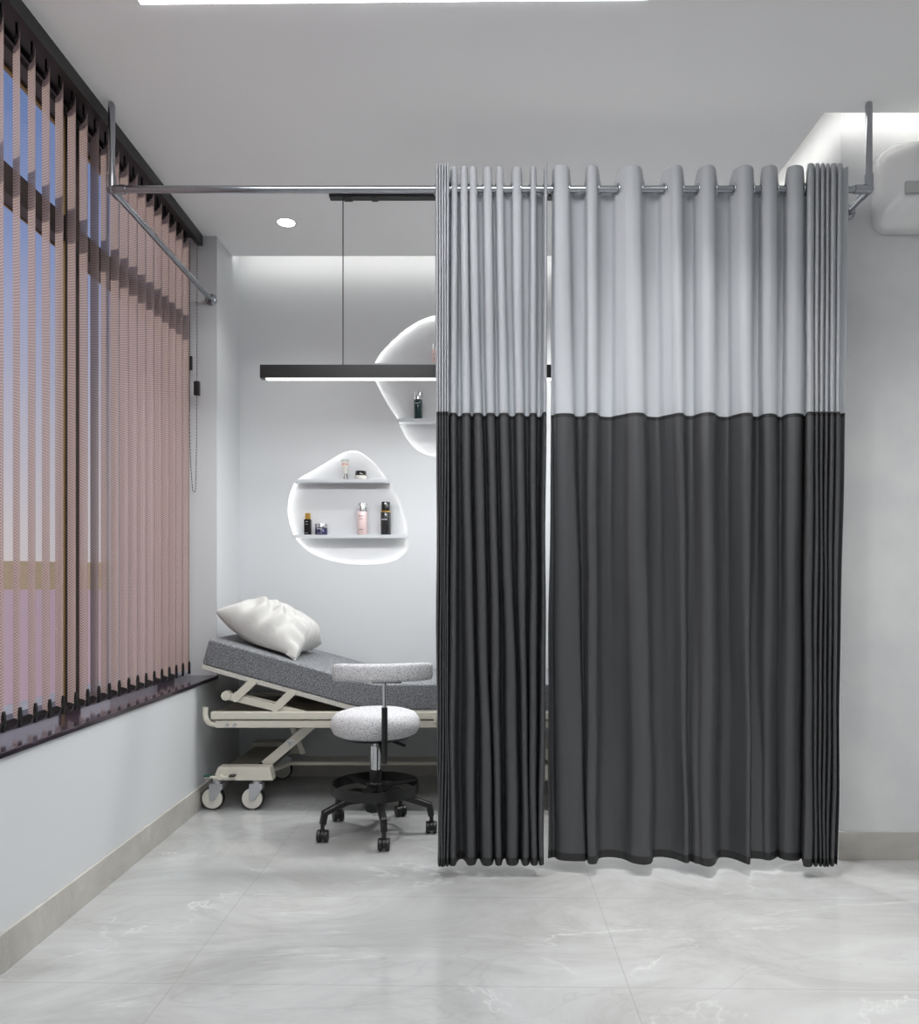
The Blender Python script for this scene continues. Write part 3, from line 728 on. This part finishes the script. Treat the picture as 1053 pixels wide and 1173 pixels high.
# pillow
A, B, Cc, D = Vector((-1.275, 3.80, .972)), P(338.5, 757, 3.765), Vector((-.815, 4.20, .775)), Vector((-1.20, 4.27, .955))
mb = MB(); n = 36
def pil(u, v, side):
    p = (A*(1-u)+B*u)*(1-v)+(D*(1-u)+Cc*u)*v
    a, b = 2*u-1, 2*v-1
    # sides pull in between the corners
    s = 1-.10*(1-a*a)*abs(b)**2; s2 = 1-.10*(1-b*b)*abs(a)**2
    c = (A+B+Cc+D)/4
    e1 = ((B-A)+(Cc-D))/4; e2 = ((D-A)+(Cc-B))/4
    p = p-e1*a*(1-s2)-e2*b*(1-s)
    h = ((1-abs(a)**2.6)*(1-abs(b)**2.6))
    h = max(0, h)**.45
    nrm = e1.cross(e2).normalized()
    if side > 0:
        w = .022*math.sin(15*a+8*b+2*math.sin(4*b))*math.exp(-((a+.2)**2*2.5+(b+.6)**2*4))+.018*math.sin(20*(b-.3*a))*math.exp(-((a-.85)**2)*12)+.009*math.sin(9*a-7*b+2*math.sin(5*a))*math.exp(-(b+.4)**2*2)
        p = p+nrm*(h*.13+h*w*1.4)+Vector((.02*h, 0, .008*h))
    else:
        p = p-nrm*h*.085
        zm = .636+.262*max(0, -.5-p.x)+.014
        zm = max(zm, .64)
        if p.y > BN-.0: p.z = max(p.z, zm)
    return p
for side in (1, -1):
    g = [[mb.bm.verts.new(pil(i/n, j/n, side)) for i in range(n+1)] for j in range(n+1)]
    for j in range(n):
        for i in range(n): mb.bm.faces.new((g[j][i], g[j][i+1], g[j+1][i+1], g[j+1][i])).smooth = True
bmesh.ops.remove_doubles(mb.bm, verts=mb.bm.verts, dist=.0005)
o = mb.build('pillow', M['pillow'], sub=1); tag(o, 'plump white cotton pillow on the raised head of the bed', 'pillow')

# ---------------------------------------------------------------- stool
SX, SY = -.428, 3.42
so = thing('rolling_stool', (SX, SY, 0), 'speckled white round stool with curved backrest on black star base', 'stool')
R = .198
MB().lathe([(0,0),(R*.80,0),(R*.93,.012),(R*.99,.035),(R,.055),(R*.965,.078),(R*.88,.096),(R*.72,.106),(R*.4,.108),(0,.107)], (SX,SY,.434), 64).build('seat', M['seat'], so)
MB().lathe([(0,0),(.15,0),(.165,.012),(0,.012)], (SX,SY,.424), 48).build('seat_plate', M['black'], so)
MB().cyl((SX,SY,.30), (SX,SY,.425), .0115, 20).build('piston', M['chrome'], so)
MB().cyl((SX,SY,.265), (SX,SY,.385), .024, 24).build('column', M['chrome'], so)
MB().lathe([(0,0),(.026,0),(.028,.01),(.028,.05),(.024,.056),(0,.056)], (SX,SY,.225), 24).build('column_collar', M['black'], so)
MB().cyl((SX,SY,.19), (SX,SY,.228), .026, 24).build('column_ring', M['chrome'], so)
MB().cyl((SX,SY,.085), (SX,SY,.10), .02, 16).cyl((SX,SY,.075), (SX,SY,.086), .014, 16).build('column_foot', M['chrome'], so)
MB().lathe([(0,0),(.045,0),(.055,.02),(.055,.075),(.035,.095),(0,.095)], (SX,SY,.098), 32).build('hub', M['black'], so)
# foot ring
RG = .192
MB().lathe([(RG-.004,0),(RG,0),(RG,.044),(RG-.004,.044),(RG-.004,0)], (SX,SY,.18), 64, cap=False).build('foot_ring', M['black'], so)
sp = MB()
for a in (20, 140, 260):
    a = math.radians(a); d = Vector((math.cos(a), math.sin(a), 0))
    sp.bar(Vector((SX,SY,.205))+d*.03, Vector((SX,SY,.214))+d*(RG-.002), .05, .006, w1=.036)
sp.lathe([(0,0),(.04,0),(.04,.03),(0,.03)], (SX,SY,.19), 24)
sp.build('ring_spokes', M['black'], so)
for deg in (-75, -3, 69, 141, 213):
    a = math.radians(deg); d = Vector((math.cos(a), math.sin(a), 0)); base = Vector((SX, SY, 0))
    lg = MB()
    lg.bar(base+d*.03+Vector((0,0,.158)), base+d*.14+Vector((0,0,.158)), .046, .034, w1=.036, h1=.028)
    lg.bar(base+d*.135+Vector((0,0,.158)), base+d*.245+Vector((0,0,.122)), .036, .028, w1=.028, h1=.024)
    lg.bar(base+d*.238+Vector((0,0,.132)), base+d*.250+Vector((0,0,.075)), .028, .026, up=d, w1=.026, h1=.026)
    lo = lg.build('leg', M['black'], so, bevel=.006, seg=3)
    c = base+d*.25
    ca = a+random.uniform(-.5, .5) if deg not in (-75,) else 0.05
    ax = Vector((1, 0, 0)) if deg in (-75, -3, 213) else Vector((.9, .43, 0)); ax.normalize()
    w_ = MB()
    for s in (-1, 1):
        p0 = c+ax*s*.007+Vector((0,0,.027)); p1 = c+ax*s*.024+Vector((0,0,.027)); w_.cyl(p0, p1, .0255, 24)
    w_.cyl(c-ax*.008+Vector((0,0,.03)), c+ax*.008+Vector((0,0,.03)), .02, 16)
    w_.cyl(c+Vector((0,0,.04)), c+Vector((0,0,.08)), .009, 12)
    w_.build('caster', M['blackp'], lo, bevel=.003)
# back rest
XP, YPo = P(440.6, 800, 3.15).x, 3.15
j = [(SX+.02, SY-.05, .425), (SX+.035, SY-.12, .422), (SX+.05, SY-.17, .405), (XP-.004, YPo+.045, .385), (XP-.002, YPo+.018, .372), (XP, YPo+.003, .385), (XP, YPo, .42), (XP, YPo, .50), (XP, YPo, .598)]
MB().tube(catmull(j, 5), .0125, 16).build('back_support', M['black'], so)
MB().cyl((XP, YPo, .59), (XP, YPo, .72), .0085, 18).build('back_post', M['chrome'], so)
MB().box(XP-.05, XP+.07, YPo-.014, YPo+.018, .698, .706).build('pad_plate', M['black'], so, bevel=.002)
mb = MB(); rings = []; cxp = P(437, 0, 3.15).x; nn = 40
for i in range(nn+1):
    t = (i/nn)*2-1; ang = t*.62; Rr = .345
    x = cxp+Rr*math.sin(ang)*1.03; y = YPo-.01+Rr*(1-math.cos(ang)); 
    e = (1-abs(t)**10)**.35 if abs(t) < 1 else 0
    e = max(e, .18)
    hz, hy = .0375*(.55+.45*e), .026*e
    cz = .7395+.003*t
    ring = []
    nx, ny = math.sin(ang), -math.cos(ang)
    for k in range(20):
        a = 2*PI*k/20; ca, sa = math.cos(a), math.sin(a)
        u = math.copysign(abs(ca)**.55, ca)*hy; v = math.copysign(abs(sa)**.55, sa)*hz
        ring.append(mb.bm.verts.new((x-nx*u*-1, y+ny*u, cz+v)))
    rings.append(ring)
for A_, B_ in zip(rings, rings[1:]):
    for k in range(20): mb.bm.faces.new((A_[k], B_[k], B_[(k+1)%20], A_[(k+1)%20])).smooth = True
for r_ in (rings[0], rings[-1]): mb.bm.faces.new(r_)
mb.build('backrest', M['seat'], so)
MB().cyl((SX+.05, SY-.05, .423), (SX+.14, SY-.10, .405), .005, 10, r1=.007).build('lever', M['black'], so)

# ---------------------------------------------------------------- lights
def area(name, loc, rot, sx, sy, e, col=(1,1,1)):
    l = bpy.data.lights.new(name, 'AREA'); l.shape = 'RECTANGLE'; l.size = sx; l.size_y = sy; l.energy = e; l.color = col
    o = bpy.data.objects.new(name, l); C.objects.link(o); o.location = loc; o.rotation_euler = rot; return o
def spot(name, loc, e, deg, blend=.5, tgt=None, r=.04, col=(1,.99,.97)):
    l = bpy.data.lights.new(name, 'SPOT'); l.energy = e; l.spot_size = math.radians(deg); l.spot_blend = blend; l.shadow_soft_size = r; l.color = col
    o = bpy.data.objects.new(name, l); C.objects.link(o); o.location = loc
    if tgt: o.rotation_euler = (Vector(tgt)-Vector(loc)).to_track_quat('-Z', 'Y').to_euler()
    return o
spot('downlight_or_fill', (-.936, 3.876, CE-.02), 16, 110, .9)
spot('downlight_or_fill', (.85, 2.33, CE-.02), 190, 38, 1., tgt=(.85, 2.42, 0))
spot('downlight_or_fill', (.85, 2.33, CE-.02), 38, 100, .8)
spot('downlight_or_fill', (.75, 3.876, CE-.02), 90, 130, .8)  # added fill, hidden by the curtain, brightens the bed bay
downlight(.75, 3.876, 'unseen round downlight added above the curtained end of the bed to brighten the bay')
spot('downlight_or_fill', (-.25, 2.30, CE-.02), 30, 80, .9)
downlight(.85, 2.33, 'round recessed downlight in front of the wide curtain')
downlight(-.25+.95*0-1.0, 1.2, 'round recessed downlight near the window side of the front room')
area('room_fill_light', (.3, -.1, CE-.02), (0, 0, 0), 2.4, 1.6, 44, (.97,.985,1))  # unseen overhead fill added for general brightness, separate from the visible panel
area('pendant_light', (-.1, YP, zb-.008), (0, 0, 0), 1.7, .03, 19, (.95,.98,1))
spot('downlight_or_fill', (2.1, 1.7, CE-.02), 80, 130, .8)  # extra spot added out of view to flood the right wall and wall unit
downlight(2.1, 1.7, 'unseen round downlight added to brighten the right wall and the white wall unit')
l = bpy.data.lights.new('sun', 'SUN'); l.energy = 2.1; l.angle = math.radians(1.5); l.color = (1, .80, .66)
o = bpy.data.objects.new('sun', l); C.objects.link(o)
o.rotation_euler = Vector((1, .12, -.38)).to_track_quat('-Z', 'Y').to_euler()

# ---------------------------------------------------------------- sky
w = bpy.data.worlds.new('sky'); bpy.context.scene.world = w; w.use_nodes = True; nt = w.node_tree; nt.nodes.clear(); L = nt.links.new
tc = nt.nodes.new('ShaderNodeTexCoord'); sp = nt.nodes.new('ShaderNodeSeparateXYZ'); L(tc.outputs['Generated'], sp.inputs[0])
r = ramp(nt, sp.outputs[2], [(0, lin((226,214,208))), (.10, lin((215,208,212))), (.24, lin((182,184,208))), (.36, lin((146,162,206))), (.55, lin((104,130,182)))])
bg = N(nt, 'ShaderNodeBackground', Strength=.85); wo = nt.nodes.new('ShaderNodeOutputWorld')
cl = N(nt, 'ShaderNodeTexNoise', Scale=3., Detail=5.); mp = nt.nodes.new('ShaderNodeMapping'); mp.inputs['Scale'].default_value = (1, 1, 2.5); L(tc.outputs['Generated'], mp.inputs[0]); L(mp.outputs[0], cl.inputs['Vector'])
cr = ramp(nt, cl.outputs['Fac'], [(.5, (0,)*3), (.7, (.35,)*3)])
mx = N(nt, 'ShaderNodeMix', data_type='RGBA'); L(cr.outputs[0], mx.inputs[0]); L(r.outputs[0], mx.inputs[6]); mx.inputs[7].default_value = lin((190,188,212))
L(mx.outputs[2], bg.inputs[0]); L(bg.outputs[0], wo.inputs[0])

# ---------------------------------------------------------------- camera
cam = bpy.data.cameras.new('camera'); co = bpy.data.objects.new('camera', cam); C.objects.link(co)
co.location = (0, 0, HC); co.rotation_euler = (PI/2, 0, 0)
cam.sensor_width = 36; cam.lens = 36*F/1173.0
cam.shift_x = -(VX-526.5)/1173.0; cam.shift_y = (VY-586.5)/1173.0; cam.clip_end = 20000
S = bpy.context.scene; S.camera = co
S.view_settings.view_transform = 'Standard'; S.view_settings.look = 'None'; S.view_settings.gamma = 1; S.view_settings.exposure = 0.14; S.view_settings.use_curve_mapping = False
